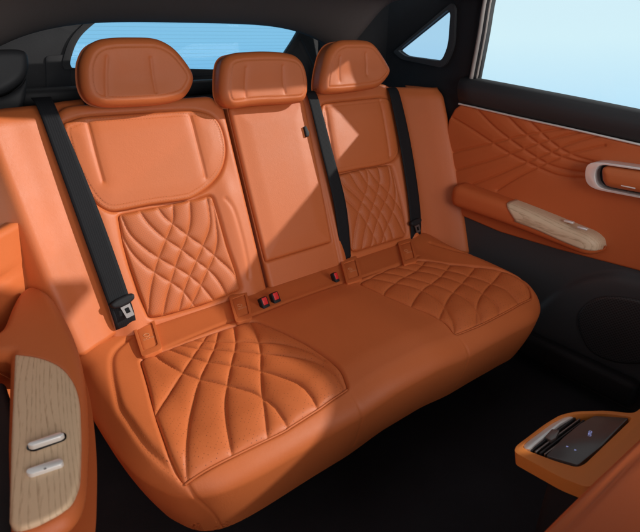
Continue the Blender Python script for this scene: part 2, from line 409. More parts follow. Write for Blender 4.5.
def merge(name, objs):
    """one mesh out of several pieces of the same part"""
    base = objs[0]; bm = bmesh.new(); mats = []
    for o in objs:
        b0 = len(bm.faces); bm.from_mesh(o.data); bm.faces.ensure_lookup_table()
        k = o.data.materials[0]
        if k not in mats: mats.append(k)
        for f in bm.faces[b0:]: f.material_index = mats.index(k)
    me = bpy.data.meshes.new(name); bm.to_mesh(me); bm.free()
    for k in mats: me.materials.append(k)
    par = base.parent
    for o in objs: bpy.data.objects.remove(o)
    o = bpy.data.objects.new(name, me); COL.objects.link(o)
    if par: o.parent = par; o.matrix_parent_inverse = Matrix.Translation(-world_loc(par))
    return o

# ================================================================== STRUCTURE
xs = np.linspace(-1.2, 1.56, 40); ys = np.linspace(-1.4, 1.5, 40)
G = np.array([[(x, y, .06 + .012 * math.sin(3 * x + 1) * math.sin(4 * y)) for y in ys] for x in xs])
fl = sheet('floor', G, M['carpet'], None, .02); fl['kind'] = 'structure'

# ---- body shell: headliner, pillars, tailgate, shelf
body = thing('vehicle_shell', 'black trimmed car body shell with headliner, rear window and pillars round the seat', 'car body', (.83, 1.75, .9))
def head_z(x, y):
    return 1.250 - .088 * sstep(y, 1.38, 1.72) - (.015 + .095 * sstep(y, 1.36, 1.66)) * (abs(x - .77) / .64) ** 4
G = np.array([[(x, y, head_z(x, y)) for y in np.linspace(1.30, 1.70, 24)] for x in np.linspace(.13, 1.40, 50)])
sheet('headliner', G, M['headliner'], body, .03)
G = np.array([[(x, y, 1.255 + .02 * sstep(y, 1.3, .95)) for y in np.linspace(.965, 1.298, 10)] for x in np.linspace(.05, 1.53, 30)])
sheet('headliner', G, M['headliner'], body, .03)  # unseen extension, added so its front edge shades the headrests from the sun
G = np.array([[(x, y, 1.275 + .02 * math.sin((x + .1) * 2) - .03 * (y + .2) ** 2) for y in np.linspace(-.45, .42, 16)] for x in np.linspace(-.15, 1.55, 20)])
sheet('headliner', G, M['headliner'], body, .03)   # unseen front roof piece, added to shade near armrest and console from sun
FR = Frame((0, 1.76, 0), (1, 0, 0), (0, .10, 1))        # tailgate plane, faces the cabin
win = smooth(FR.px([(71, 66), (73, 52), (79, 39), (88, 29), (99, 21), (113, 17.5), (160, 18), (250, 20.5), (290, 24), (299, 27.5), (297, 34), (287, 50), (277, 64), (262, 70), (160, 68), (85, 68)]), True, 6)
outer = np.array([(-.15, .45), (1.72, .45), (1.72, 1.34), (-.15, 1.34)])
ring_plate('tailgate_frame', outer, win, FR, -.02, 0, M['plastic'], body, .006)
rw = prism('rear_window', inset(win, -.01) if False else win * 1.0, FR, -.016, -.012, M['tinted_glass'], body)
# rolled trim round the rear window opening
ctr = win.mean(0)
ring_plate('window_surround', win + (win - ctr) / np.linalg.norm(win - ctr, axis=1)[:, None] * .026, win + (win - ctr) / np.linalg.norm(win - ctr, axis=1)[:, None] * .002, FR, -.004, .008, M['plastic'], body, .005)
rbox('parcel_shelf', (.80, 1.56, .895), (1.3, .36, .03), M['plastic'], body, .01)
rbox('tailgate_latch_cover', (.66, 1.70, .985), (.13, .07, .07), M['plastic'], body, .018)
rbox('wiper_motor_cover', (.62, 1.71, .945), (1.0, .05, .05), M['trim_grey'], body, .018)
# side walls behind the seat
FL = Frame((.06, 0, 0), (0, 1, 0), (0, 0, 1))           # faces +x
G = np.array([[(.02 + .10 * sstep(y, 1.15, 1.5) + .06 * sstep(z, 1.0, 1.3), y, z) for z in np.linspace(.86, 1.42, 24)] for y in np.linspace(1.02, 1.80, 30)])
sheet('pillar_trim', G, M['plastic'], body, .02)
q = rounded_poly(FR.px([(45, 56), (70, 54), (70.5, 88), (46, 91)]), .012)
prism('storage_lid', q, FR, -.01, .005, M['plastic'], body, .003)
# left belt guide swelling on the pillar
FP = Frame((0, 1.32, 0), (1, 0, 0), (0, .25, 1))
Pad(FP, smooth(FP.px([(-30, 52), (0, 50), (22, 51), (28, 60), (26, 76), (14, 88), (-4, 96), (-40, 100)]), True, 6), .02, .018, .05).build('belt_guide', M['trim_grey'], body, .006)
Pad(FP, smooth(FP.px([(-20, 98), (2, 96), (20, 86), (27, 78), (24, 104), (14, 116), (-10, 124)]), True, 6), .0, .012, .05).build('pillar_trim', M['trim_grey'], body, .006)
# right side wall with the quarter window
FRW = Frame((1.52, 0, 0), (0, -1, 0), (0, 0, 1))        # faces -x
qwin = rounded_poly(FRW.px([(399.5, 50.5), (449.5, 10), (452, 14), (449.5, 46), (443, 61), (407, 56)]), [.01, .012, .01, .05, .02, .015])
wall = np.array([(-1.80, .70), (-1.085, .70), (-1.075, 1.36), (-1.80, 1.36)])
ring_plate('pillar_trim', wall, qwin, FRW, -.014, 0, M['plastic'], body, .008)
qc = qwin.mean(0); dirs = (qwin - qc) / np.linalg.norm(qwin - qc, axis=1)[:, None]
ring_plate('quarter_window_surround', qwin + dirs * .026, qwin + dirs * .001, FRW, -.002, .010, M['trim_grey'], body, .007)
prism('quarter_window', qwin, FRW, -.011, -.008, M['quarter_glass'], body)
G = np.array([[(1.53 - .16 * sstep(y, 1.51, 1.76), y, z) for z in np.linspace(.8, 1.3, 8)] for y in np.linspace(1.50, 1.775, 14)])
sheet('pillar_trim', G, M['plastic'], body, .012)

G = np.array([[(x, 1.26 + .04 * math.sin(6 * x), z) for z in np.linspace(.05, .62, 10)] for x in np.linspace(-.45, .34, 16)])
sheet('gap_backing', G, M['plastic'], body, .02)  # added dark sheet standing in for the shaded gap beside the cushion
# ================================================================== REAR SEAT
seat = thing('rear_seat', 'orange leather rear bench seat with diamond quilted cushions and three headrests', 'car seat', (.8, .9, .06))
BK = Frame((0, 1.155, .4), (1, 0, 0), (0, .364, 1))     # backrest plane
m_ = BK.px

# ---- left backrest
padL = smooth(m_([(63, 127), (71, 120.5), (88, 116), (125, 113.5), (165, 111), (190, 110), (203, 111.5), (214, 116), (221.5, 126), (226, 142), (226, 158), (220.5, 173.5), (209, 187), (193.5, 197.5), (180, 201), (150, 205), (125, 210), (113, 211.5), (104, 209), (95, 202), (86, 190), (76, 172), (68, 152)], .012), True, 5)
c1 = ((100, 190), 3.8)
insL = rounded_poly(m_([(118, 215), (152.6, 208.4), (189.5, 200.5), (211, 196), (217, 215), (226, 247), (234, 270), (240, 290), (205, 304), (166, 315), (149, 318), (139, 295), (129, 266), (122.4, 242.6)]), .012)
qL = [smooth(m_(crop(l, *c1))) for l in [
    [(70, 150), (90, 190), (120, 240), (165, 285), (215, 320), (265, 350), (310, 382), (350, 432), (362, 450)],
    [(78, 85), (85, 115), (112, 168), (160, 215), (215, 255), (280, 292), (335, 325), (385, 367), (425, 415), (440, 430)],
    [(143, 62), (152, 85), (182, 128), (240, 182), (300, 222), (350, 260), (410, 305), (450, 350), (480, 405)],
    [(208, 50), (220, 72), (247, 107), (300, 150), (340, 180), (390, 215), (440, 257), (490, 302), (530, 355)],
    [(180, 490), (182, 460), (190, 380), (210, 290), (235, 220), (260, 160), (276, 110), (274, 40)],
    [(237, 480), (242, 450), (252, 400), (272, 330), (297, 250), (322, 190), (341, 120), (338, 30)],
    [(297, 465), (302, 440), (312, 398), (328, 350), (354, 290), (391, 205), (415, 135), (411, 70), (400, 20)],
    [(335, 455), (350, 425), (376, 370), (402, 312), (430, 250), (443, 190), (437, 120), (428, 60)]]]
bl = [smooth(m_(l)) for l in [[(224, 199), (232, 210), (240, 236), (246, 264), (247, 278)]]]
def dispBL(P, d):
    x, v = P[:, 0], P[:, 1]
    h = .010 * np.exp(-((x - .632) / .038) ** 2) * sstep(v, .42, .30) + .012 * np.exp(-((x - .285) / .03) ** 2) * sstep(v, .42, .3)
    di = sdf(P, insL)[0]; h = h - .012 * sstep(di, -.010, .006)
    dp = sdf(P, padL)[0]; h = h - .010 * sstep(dp, -.008, .004)
    return h + groove(bl, .0035, .005)(P, d)
outL = rounded_poly([(.225, -.03), (.215, .42), (.245, .590), (.66, .590), (.690, .56), (.6915, -.03)], [.01, .1, .05, .03, .05, .01])
back1 = Pad(BK, outL, .004, .016, .09, dispBL).build('backrest', M['leather'], seat, .0045)
crL = [smooth(m_([(88, 123), (95, 152), (103, 181)], .012)), smooth(m_([(190.5, 116), (199, 150), (206, 177)], .012))]
seamL = inset(padL, .012)
def dispPad(creases, seam):
    def f(P, d):
        q = lines_dist(P, creases)
        return .004 * sstep(d, .0, .05) - .0042 * np.exp(-(q / .0035) ** 2) - .0025 * np.exp(-(q / .014) ** 2) - .0016 * np.exp(-((d - .0125) / .0016) ** 2)
    return f
Pad(BK, padL, .011, .009, .02, dispPad(crL, seamL)).build('upper_pad', M['leather'], back1, .0035, [inset(padL, .0165), inset(padL, .0085)], back=False)
Pad(BK, insL, .008, .007, .015, quilt(qL, .0085, .0085)).build('quilted_insert', M['perforated'], back1, .0022, clip_lines([l + np.array([.002, 0]) for l in qL], insL), back=False, sl=.0035, sgap=.0015, sw=.0007)

# ---- centre section with the folding armrest
outC = rounded_poly([(.6985, -.03), (.6985, .588), (1.0, .588), (1.010, .50), (1.012, -.03)], [.01, .02, .03, .1, .01])
panC = rounded_poly(m_([(229, 108), (303.5, 99), (318, 170), (331.5, 242), (266, 262), (247, 185)], .01), [.006, .008, .01, .008, .008, .01])
def dispC(P, d):
    h = -.012 * sstep(sdf(P, panC)[0], -.006, .004)
    ra = smooth(np.array([(.992, .0), (.990, .3), (.985, .55)]))
    return h + .007 * np.exp(-((P[:, 0] - .988) / .012) ** 2) - .003 * np.exp(-((P[:, 0] - .975) / .003) ** 2)
backC = Pad(BK, outC, .008, .012, .09, dispC).build('backrest', M['leather'], seat, .0045)
backC['label'] = 'narrow middle backrest section with plain fold-down armrest panel'
def dispPan(P, d):
    return .004 * sstep(d, 0, .06)
arm = Pad(BK, panC, .014, .009, .02, dispPan).build('folding_armrest', M['leather'], backC, .004, back=False)
lp = m_([(303.5, 127), (305.5, 126), (309, 133), (308.5, 136.5), (306, 137)], .02)
prism('release_latch', lp, BK, .0, .024, M['plastic'], backC, .002)

# ---- right backrest
padR = smooth(m_([(321, 112), (325, 104), (337, 101.5), (352, 100), (372, 98), (385, 97.5), (391.5, 102), (396, 116), (399.5, 135), (400, 148), (397, 157.5), (389, 163), (375, 166.3), (361, 168.6), (346, 171.7), (337, 173), (331.5, 168), (327, 152), (323, 132)], .012), True, 5)
c5 = ((320, 150), 4.836)
insR = rounded_poly(m_(crop([(85, 122), (200, 95), (330, 73), (347, 85), (367, 170), (397, 300), (412, 400), (402, 422), (300, 452), (170, 492), (148, 484), (138, 430), (110, 250)], *c5)), .010)
qR = [smooth(m_(crop(l, *c5))) for l in [
    [(95, 215), (115, 235), (150, 270), (190, 310), (230, 370), (268, 440), (275, 470)],
    [(95, 150), (125, 185), (190, 243), (240, 298), (280, 350), (310, 420), (318, 455)],
    [(130, 100), (150, 130), (182, 182), (235, 240), (290, 300), (330, 370), (352, 440)],
    [(170, 85), (187, 107), (222, 160), (275, 215), (320, 265), (362, 322), (400, 400)],
    [(215, 75), (230, 97), (270, 150), (320, 200), (360, 250), (400, 310)],
    [(152, 500), (155, 475), (162, 400), (180, 310), (205, 240), (225, 180), (227, 130), (215, 80)],
    [(198, 490), (201, 465), (211, 400), (232, 330), (260, 250), (281, 180), (285, 130), (270, 70)],
    [(240, 475), (246, 450), (262, 380), (290, 300), (320, 230), (336, 160), (327, 90), (318, 60)],
    [(290, 460), (297, 440), (312, 388), (337, 330), (357, 270), (361, 200), (347, 120), (335, 70)]]]
def dispBR(P, d):
    x, v = P[:, 0], P[:, 1]
    h = .012 * np.exp(-((x - 1.352) / .03) ** 2) * sstep(v, .42, .3)
    h = h - .012 * sstep(sdf(P, insR)[0], -.010, .006) - .010 * sstep(sdf(P, padR)[0], -.008, .004)
    return h
outR = rounded_poly([(1.016, -.03), (1.018, .55), (1.045, .590), (1.36, .590), (1.405, .54), (1.42, .30), (1.405, -.03)], [.01, .04, .03, .05, .06, .1, .01])
back2 = Pad(BK, outR, .004, .016, .09, dispBR).build('backrest', M['leather'], seat, .0045)
crR = [smooth(m_([(326, 107), (332, 144), (336, 164)], .012)), smooth(m_([(380.5, 100), (386, 130), (390, 156)], .012))]
Pad(BK, padR, .011, .009, .02, dispPad(crR, None)).build('upper_pad', M['leather'], back2, .0035, [inset(padR, .0165)], back=False)
Pad(BK, insR, .008, .007, .015, quilt(qR, .0085, .0085)).build('quilted_insert', M['perforated'], back2, .0025, back=False)

# ---- headrests
HF = Frame((0, 1.325, 1.03), (1, 0, 0), (0, .12, 1))
heads = [
    ([(78, 70), (80, 58), (86, 47), (97, 40.5), (113, 38.3), (131, 38), (148, 38.6), (159, 41.5), (170, 48), (180, 58.5), (189, 72), (190.5, 82), (185, 94), (176, 101), (156, 105.5), (125, 107.5), (102, 107.5), (88, 102), (80, 89)], (4.571, (60, 20)),
     [[(215, 170), (211, 260), (213, 350)], [(415, 175), (428, 255), (440, 330)]]),
    ([(217, 85), (218, 69), (221.5, 59), (230, 54), (249, 52.2), (266, 52), (281, 53.2), (292, 56.5), (299.5, 65), (303.4, 79.5), (303, 94.5), (297.5, 102.5), (283, 104.5), (262, 105.5), (245, 107), (230, 109), (222.5, 106), (218, 97)], (5.317, (200, 40)),
     [[(245, 150), (243, 230), (246, 300)], [(440, 140), (445, 210), (455, 280)]]),
    ([(317, 82), (319, 69), (323, 54), (329, 45), (337, 41), (347, 40.4), (357, 40.6), (366, 42.4), (373, 48.8), (382, 62.5), (385.5, 70.5), (383.5, 77.5), (376, 86), (370, 89), (356, 91.5), (336, 94), (322, 94.3), (317.6, 91.5)], (5.91, (300, 30)),
     [[(237, 160), (234, 230), (238, 300)], [(388, 140), (394, 200), (400, 265)]])]
hl = ['hexagonal outer headrest in front of the rear window', 'squarer middle headrest', 'hexagonal outer headrest beside the quarter window']
for (pl, (sc, of), cr_), lb in zip(heads, hl):
    o_ = smooth(HF.px(pl), True, 6)
    crs = [smooth(HF.px(crop(c, of, sc), .034)) for c in cr_]
    cen = o_.mean(0); hw = (o_[:, 0].max() - o_[:, 0].min()) / 2
    def dH(P, d, crs=crs, cen=cen, hw=hw):
        q = lines_dist(P, crs)
        dish = -.005 * np.exp(-((P[:, 1] - cen[1] + .02) / .035) ** 2) * np.exp(-((P[:, 0] - cen[0]) / (hw * .6)) ** 4)
        return dish - .0028 * np.exp(-(q / .0032) ** 2) - .0015 * np.exp(-(q / .012) ** 2) - .0026 * np.exp(-((d - .0215) / .0018) ** 2)
    h_ = Pad(HF, o_, .036, .027, .040, dH, taper=.10).build('headrest', M['leather'], seat, .003, [inset(o_, .0245)], sw=.0008)
    h_['label'] = lb
    for sx in (-.06, .06):
        zb = o_[:, 1].min(); A = HF.at(np.array([[cen[0] + sx, zb + .02]]), -.05)[0]; B = A + np.array([0, .016, -.09])
        bm = bmesh.new(); r = bmesh.ops.create_cone(bm, segments=16, radius1=.0065, radius2=.0065, depth=np.linalg.norm(B - A), cap_ends=True)
        qn = Vector(A - B).to_track_quat('Z', 'Y'); bmesh.ops.transform(bm, matrix=Matrix.Translation(Vector((A + B) / 2)) @ qn.to_matrix().to_4x4(), verts=bm.verts)
        me = bpy.data.meshes.new('headrest_post'); bm.to_mesh(me); bm.free(); link('headrest_post', me, M['chrome'], h_)
    rbox('post_guide', HF.at(np.array([[cen[0] - .075, o_[:, 1].min() - .004]]), -.05)[0], (.035, .03, .010), M['leather'], h_, .004)

# ---- seat cushion
CF = Frame((0, 0, 0), (1, 0, 0), (0, 1, 0))
ZC = .405
C = Frame((0, 0, ZC), (1, 0, 0), (0, 1, 0)); cpx = C.px
cIL = rounded_poly(cpx([(140, 359.5), (153, 354), (171, 347), (192, 339), (217, 330.5), (233, 325.5), (250, 320.5), (257, 321), (281, 331), (308, 345), (329, 359.5), (341, 370.5), (347.5, 385), (331, 395), (318.6, 403), (291.7, 419), (279.6, 426), (230, 450), (182, 472), (170, 458), (156, 420), (147.5, 385)]), [.02, .03, .03, .03, .03, .03, .015, .03, .03, .03, .03, .03, .008, .02, .02, .03, .03, .03, .008, .03, .03, .03])
c6 = ((350, 240), 3.368)
cIR = rounded_poly(cpx(crop([(30, 146), (110, 105), (185, 77), (240, 65), (400, 90), (520, 115), (600, 150), (613, 180), (530, 225), (440, 270), (355, 306), (330, 280), (270, 246), (150, 200)], *c6)), [.02, .03, .03, .02, .04, .04, .03, .02, .03, .03, .008, .03, .03, .04])
qCL = [smooth(cpx(l)) for l in [
    [(148, 351), (155, 354.5), (163, 360.7), (181.7, 371), (200.3, 378), (225, 383.4), (240, 387.5), (252.4, 391.2), (262.7, 396.8), (275, 406), (285.5, 418.5), (289, 424)],
    [(160, 344), (169.3, 348.3), (179.6, 352.4), (192, 356.5), (208.6, 360.7), (229, 363.5), (240, 365), (260.7, 369.5), (281.4, 376), (298, 382.8), (310, 392.7), (318, 404), (321, 409)],
    [(172, 342), (180, 344), (196, 346.5), (215, 348.3), (235.5, 350), (260.7, 352.2), (281.4, 354.5), (302, 357.6), (318.6, 362.7), (331, 371), (341.3, 383), (344, 389)],
    [(188, 338), (200, 339.5), (222, 340.5), (250, 341), (281, 343), (306, 350), (325, 360)],
    [(150, 430), (161, 407), (169.3, 392.7), (180.7, 374), (192, 356.5), (202.4, 341), (210, 330)],
    [(186, 474), (185.5, 466), (186.3, 446), (188.8, 421), (193, 402), (199.3, 379), (208.6, 359), (214.8, 345), (219, 328)],
    [(233, 454), (231, 447), (227, 427), (225, 407), (226, 391), (231, 364), (235.5, 342), (233, 322)],
    [(269, 436), (267, 430), (264.5, 409), (262, 392), (260.7, 372), (260.5, 351), (256.5, 334.5), (249, 319)]]]
qCR = [smooth(cpx(crop(l, *c6))) for l in [
    [(60, 125), (100, 132), (180, 148), (250, 170), (310, 212), (345, 270), (352, 300)],
    [(100, 107), (150, 113), (220, 130), (300, 153), (380, 190), (430, 235), (445, 275)],
    [(150, 88), (200, 97), (280, 112), (370, 140), (440, 172), (490, 212), (505, 245)],
    [(200, 73), (250, 84), (330, 100), (430, 128), (520, 163), (575, 205)],
    [(110, 190), (125, 165), (170, 130), (225, 100), (260, 62)],
    [(205, 225), (215, 205), (245, 165), (300, 125), (345, 75)],
    [(300, 265), (308, 245), (335, 190), (380, 140), (430, 85)],
    [(428, 285), (425, 250), (432, 205), (460, 160), (520, 105)]]]
def ztop(P):
    x, y = P[:, 0], P[:, 1]
    z = .006 * sstep(y, 1.06, 1.17)
    z = z + .016 * sstep(x, .27, .17) * sstep(y, .62, .80) + .016 * sstep(x, 1.28, 1.38)
    z = z + .014 * sstep(np.abs(x - .765), .20, .05) * sstep(y, 1.08, .95)
    return z - .012 * sstep(y, .72, .62)
isq = [cpx(p, .012) for p in ([(132.5, 326), (153.5, 319.5), (161.5, 346.5), (142, 354.5)], [(229, 297.5), (246, 291.5), (252, 315.5), (236, 320.5)], [(341, 262), (356, 257), (362, 277), (347, 282)], [(398, 243), (411, 239), (417, 259), (404, 263)])]
outCu = smooth([(.145, 1.18), (.125, 1.05), (.128, .88), (.140, .76), (.166, .692), (.213, .643), (.30, .618), (.5, .617), (.75, .615), (1.0, .612), (1.15, .608), (1.26, .607), (1.335, .640), (1.378, .72), (1.40, .85), (1.41, 1.0), (1.415, 1.18), (1.2, 1.19), (.8, 1.19), (.4, 1.19)], True, 20)
bolst = [smooth(cpx(l)) for l in [[(128, 340), (113, 361), (119, 405), (131, 427), (146, 447), (162, 460), (178, 468), (184, 472)], [(527, 285), (512, 270), (490, 262), (455, 254), (430, 246)]]]
seams = [smooth(cpx([(347.5, 385), (350, 395), (351, 420)])), smooth(cpx([(456, 331), (458, 345)])), smooth(cpx([(182, 472), (186, 485), (190, 505)]))]
fold = [smooth(cpx([(162, 349), (200, 333), (228, 322), (250, 316), (262, 312), (300, 298), (340, 284), (365, 276), (402, 263), (418, 256)]))]
def dispCu(P, d):
    h = -.022 * sstep(sdf(P, cIL)[0], -.007, .009) - .022 * sstep(sdf(P, cIR)[0], -.007, .009)
    h = h + groove(bolst, .005, .006)(P, d) + groove(fold, .0035, .006)(P, d)
    return h
sx_ = [np.array([cpx([q])[0], cpx([q])[0] + [0, -.17]]) for q in ((186, 474), (347.5, 385), (456, 331))]
def sideCu(P, d):
    q = lines_dist(P, sx_); t = np.clip((.045 - d) / .22, 0, 1)
    return .012 * np.sin(math.pi * t) - .0025 * np.exp(-(q / .0032) ** 2)
cush = Pad(C, outCu, .0, .045, .148, dispCu, taper=.22, lift=lambda P: ztop(P), side=sideCu).build('seat_cushion', M['leather'], seat, .0036, [bolst[0] + np.array([.006, .004]), bolst[0] - np.array([.004, .003])], back=False, sl=.006, sgap=.003, sw=.0013)
def liftI(P):                                           # the insert follows the rolled edge of the cushion
    d = np.clip(.045 - sdf(P, outCu[::4])[0], 0, .045); return ztop(P) - .045 * (1 - np.cos(d / .045))
i1 = Pad(C, cIL, -.0005, .006, .02, quilt(qCL, .010, .012, .002, .002), lift=liftI).build('quilted_insert', M['dotted'], cush, .0028, clip_lines([l + np.array([.0025, 0]) for l in qCL], cIL), back=False, sl=.004, sgap=.002, sw=.0008)
i2 = Pad(C, cIR, -.0005, .006, .02, quilt(qCR, .009, .012, .002, .002), lift=liftI).build('quilted_insert', M['dotted'], cush, .003, back=False)
# piping along the front edge of both inserts
def piping(pts, parent, rad=.0022, z=.0):
    c = smooth(cpx(pts)); P3 = C.at(c, liftI(c) + z); cu = bpy.data.curves.new('piping', 'CURVE'); cu.dimensions = '3D'; sp = cu.splines.new('POLY'); sp.points.add(len(P3) - 1)
    for i, p in enumerate(P3): sp.points[i].co = (*p, 1)
    cu.bevel_depth = rad; cu.bevel_resolution = 3
    t = bpy.data.objects.new('t', cu); COL.objects.link(t); dg = bpy.context.evaluated_depsgraph_get(); me = bpy.data.meshes.new_from_object(t.evaluated_get(dg)); bpy.data.objects.remove(t); me.materials.clear()
    me.polygons.foreach_set('use_smooth', [True] * len(me.polygons)); return link('piping', me, M['leather'], parent)
piping([(183, 471.5), (230, 450.5), (279.6, 426.5), (291.7, 419.5), (318.6, 403.5), (331, 395.5), (347.5, 385.5)], cush, .0025, -.004)
piping([(456, 331), (480.6, 320.5), (507, 307.3), (532, 293.8)], cush, .0025, -.004)

# isofix covers set in the rear strip of the cushion
for p in isq:
    cen = p.mean(0); F0 = ztop(cen[None])[0] + .005
    e = .004; slope = (ztop((cen + [0, e])[None])[0] - ztop((cen - [0, e])[None])[0]) / (2 * e)
    IF = Frame((cen[0], cen[1], ZC + F0), (1, 0, 0), (0, 1, slope)); pl = p - cen
    o1 = rounded_poly(pl * 1.04, .012); o2 = rounded_poly(pl * .74, .008)
    cv = ring_plate('isofix_cover', o1, o2, IF, -.01, .0055, M['leather'], cush, .003)
    prism('cover_plate', o2 * .985, IF, -.01, .003, M['leather'], cv, .0015)
    text_mesh('cover_lettering', 'ISOFIX', .0095, IF.at(np.array([[0, -.009]]), .0032)[0], IF.U, IF.V, M['emboss'], cv)
    th = np.linspace(0, 2 * math.pi, 25)[:-1]; cir = np.stack([np.cos(th), np.sin(th)], 1)
    ring_plate('cover_emblem', cir * .0075 + [0, .007], cir * .0058 + [0, .007], IF, .002, .0038, M['emboss'], cv)
# plinth under the cushion
rbox('seat_base', (.77, .97, .15), (1.04, .40, .17), M['plastic'], seat, .02)

# ================================================================== SEAT BELTS
def belt(name, label, L, R, off, grp='rear seat belts'):
    t = thing(name, label, 'seat belt', tuple(BK.at(BK.px([L[0]], off[0]), off[0])[0]), grp)
    offs = np.broadcast_to(off, (len(L),))
    A = np.array([BK.at(BK.px([l], o), o)[0] for l, o in zip(L, offs)]); B = np.array([BK.at(BK.px([r], o), o)[0] for r, o in zip(R, offs)])
    ribbon('webbing', A, B, M['webbing'], t); return t
def tongue(t, ctr, ax, wd, off, ln=.034):
    """moulded handle across the webbing with a slotted steel tongue below it"""
    O = BK.at(BK.px([ctr], off), off)[0]; ax = np.array(ax) / np.linalg.norm(ax)
    F2 = Frame(O, BK.U * ax[0] + BK.V * ax[1], -BK.U * ax[1] + BK.V * ax[0])
    o = rounded_poly(np.array([(-wd / 2, -.007), (-wd * .2, -.013), (wd * .2, -.013), (wd / 2, -.007), (wd / 2 + .003, .006), (wd * .25, .011), (-wd * .25, .011), (-wd / 2 - .003, .006)]), .006)
    Pad(F2, o, .009, .007, .010).build('tongue_handle', M['plastic'], t, .0018)
    w = .010
    oo = rounded_poly(np.array([(-w * 1.25, -.008), (w * 1.25, -.008), (w, -.010 - ln), (-w, -.010 - ln)]), .002)
    ii = rounded_poly(np.array([(-w * .55, -.019), (w * .55, -.019), (w * .55, -.033), (-w * .55, -.033)]), .002)
    ring_plate('tongue', oo, ii, F2, .001, .004, M['silver_tongue'], t)
    return F2
b1 = belt('seat_belt', 'black seat belt lying over the outer edge of the sunlit backrest nearest the wood armrest', [(31, 98), (39, 112), (60, 170), (85, 240), (112, 316), (116, 330)], [(51, 97), (58, 112), (80, 164), (106, 230), (131, 302), (136, 322)], [.0, .028, .034, .034, .028, .012])
tongue(b1, (122.5, 301), (1, .18), .058, .036)
b2 = belt('seat_belt', 'plain black seat belt without visible tongue between middle and narrow backrests', [(303, 92), (308, 98), (321, 150), (334, 205), (341.5, 262)], [(312, 91), (318, 98), (332, 150), (346, 205), (351, 258)], [.0, .030, .034, .030, .002])
b3 = belt('seat_belt', 'black seat belt hanging with its tongue beside the far door armrest', [(386, 88), (390, 96), (399, 140), (407, 190), (410.5, 224), (411, 243)], [(395, 87), (400, 96), (410, 140), (418, 190), (421, 222), (420, 240)], [.0, .026, .030, .028, .022, .006])
tongue(b3, (415.5, 222), (1, .1), .055, .028, .030)

# buckles standing in the fold of the cushion
def buckle(label, p, ang, sz=1.0):
    P = cpx([p])[0]; z = ZC + ztop(P[None])[0]
    t = thing('belt_buckle', label, 'belt buckle', (P[0], P[1], z), 'seat belt buckles in the cushion')
    ca, sa = math.cos(ang), math.sin(ang); tl = math.radians(-28)
    Rz = np.array([[ca, -sa, 0], [sa, ca, 0], [0, 0, 1]]); Rx = np.array([[1, 0, 0], [0, math.cos(tl), -math.sin(tl)], [0, math.sin(tl), math.cos(tl)]])
    R = Rz @ Rx
    rbox('buckle_body', np.array([P[0], P[1], z + .004]), (.026 * sz, .018, .044), M['plastic'], t, .004, R)
    c2 = np.array([P[0], P[1], z + .004]) + R @ np.array([0, -.0082, .010])
    rbox('red_button', c2, (.017 * sz, .004, .021), M['red'], t, .0015, R)
buckle('red button buckle touching its twin, on the side of the sunlit cushion', (264.5, 306), .15)
buckle('red button buckle touching its twin, on the side of the middle cushion', (275.5, 301), .15)
buckle('lone red button buckle next to the shaded isofix cover', (335.5, 280.5), .15, .75)

# ================================================================== SIDE TRIM PANELS beside the backrest
def yb(z): return 1.155 + .364 * (z - .4)
def side_panel(label, prof, z0, z1, mirror):
    zs = np.linspace(z0, z1, 60); G = []
    for z in zs:
        t = (z - z0) / (z1 - z0); k = .93 + .07 * math.sin(math.pi * t)
        pts = []
        for (x, dy) in prof:
            x_ = x if not mirror else 1.645 - x
            roll = .02 * sstep(t, .95, 1.0)
            pts.append((x_ - (0 if mirror else .050 * t ** .7 * sstep(x_, .26, .15)), yb(z) + dy * k + roll, z))
        G.append(smooth(np.array(pts), n=8))
    o = sheet('side_trim_panel', np.array(G), M['leather'], None, .012)
    o['label'] = label; o['category'] = 'trim panel'; o['group'] = 'padded panels beside the backrest'; return o
profL = [(.33, .06), (.275, .035), (.238, .0), (.210, -.022), (.185, -.036), (.164, -.050), (.150, -.054), (.134, -.044), (.112, -.018), (.07, .03), (.02, .09)]
side_panel('padded orange side panel catching light between the wood armrest and the backrest', profL, .42, .955, False)
profR = [(.33, .06), (.275, .03), (.245, .0), (.225, -.03), (.20, -.065), (.175, -.10), (.152, -.125), (.138, -.125), (.128, -.09), (.122, .05)]
side_panel('padded orange side panel in shade beside the quilted door panel', profR, .36, .935, True)

# ================================================================== RIGHT REAR DOOR
door = thing('car_door', 'closed rear door with quilted orange panel, wood armrest and open view through its window', 'car door', (1.53, .4, .06), 'rear doors of the car')
DX = 1.5
D = Frame((DX, 0, 0), (0, -1, 0), (0, 0, 1)); dpx = D.px
c7 = ((440, 90), 4.0)
panel = np.concatenate([dpx([(461, 104.5), (500, 113), (560, 126.5), (640, 145)]), [(-.30, .82), (.15, .80), (.15, .45), (-.25, .46)], dpx([(640, 271), (560, 250), (500, 232), (453.5, 212), (451.5, 192), (447.5, 165), (446, 140), (449, 120), (455, 109)])])
panel = rounded_poly(panel, .006, 3)
qd = [smooth(dpx(crop(l, *c7))) for l in [
    [(50, 110), (70, 122), (140, 165), (215, 215), (280, 255), (360, 295), (450, 335), (520, 350), (575, 352)],
    [(140, 65), (165, 95), (220, 150), (290, 205), (370, 260), (440, 300), (520, 322), (585, 330)],
    [(250, 80), (280, 115), (330, 165), (400, 220), (470, 262), (540, 285), (600, 297)],
    [(350, 110), (375, 142), (430, 195), (490, 240), (550, 268), (610, 285)],
    [(30, 255), (100, 238), (200, 215), (300, 190), (400, 170), (500, 152)],
    [(40, 328), (120, 305), (220, 275), (320, 240), (420, 205), (560, 168)],
    [(130, 378), (220, 345), (320, 300), (420, 258), (520, 215), (640, 180)],
    [(230, 400), (310, 350), (400, 305), (500, 262), (580, 240), (660, 222)]]]
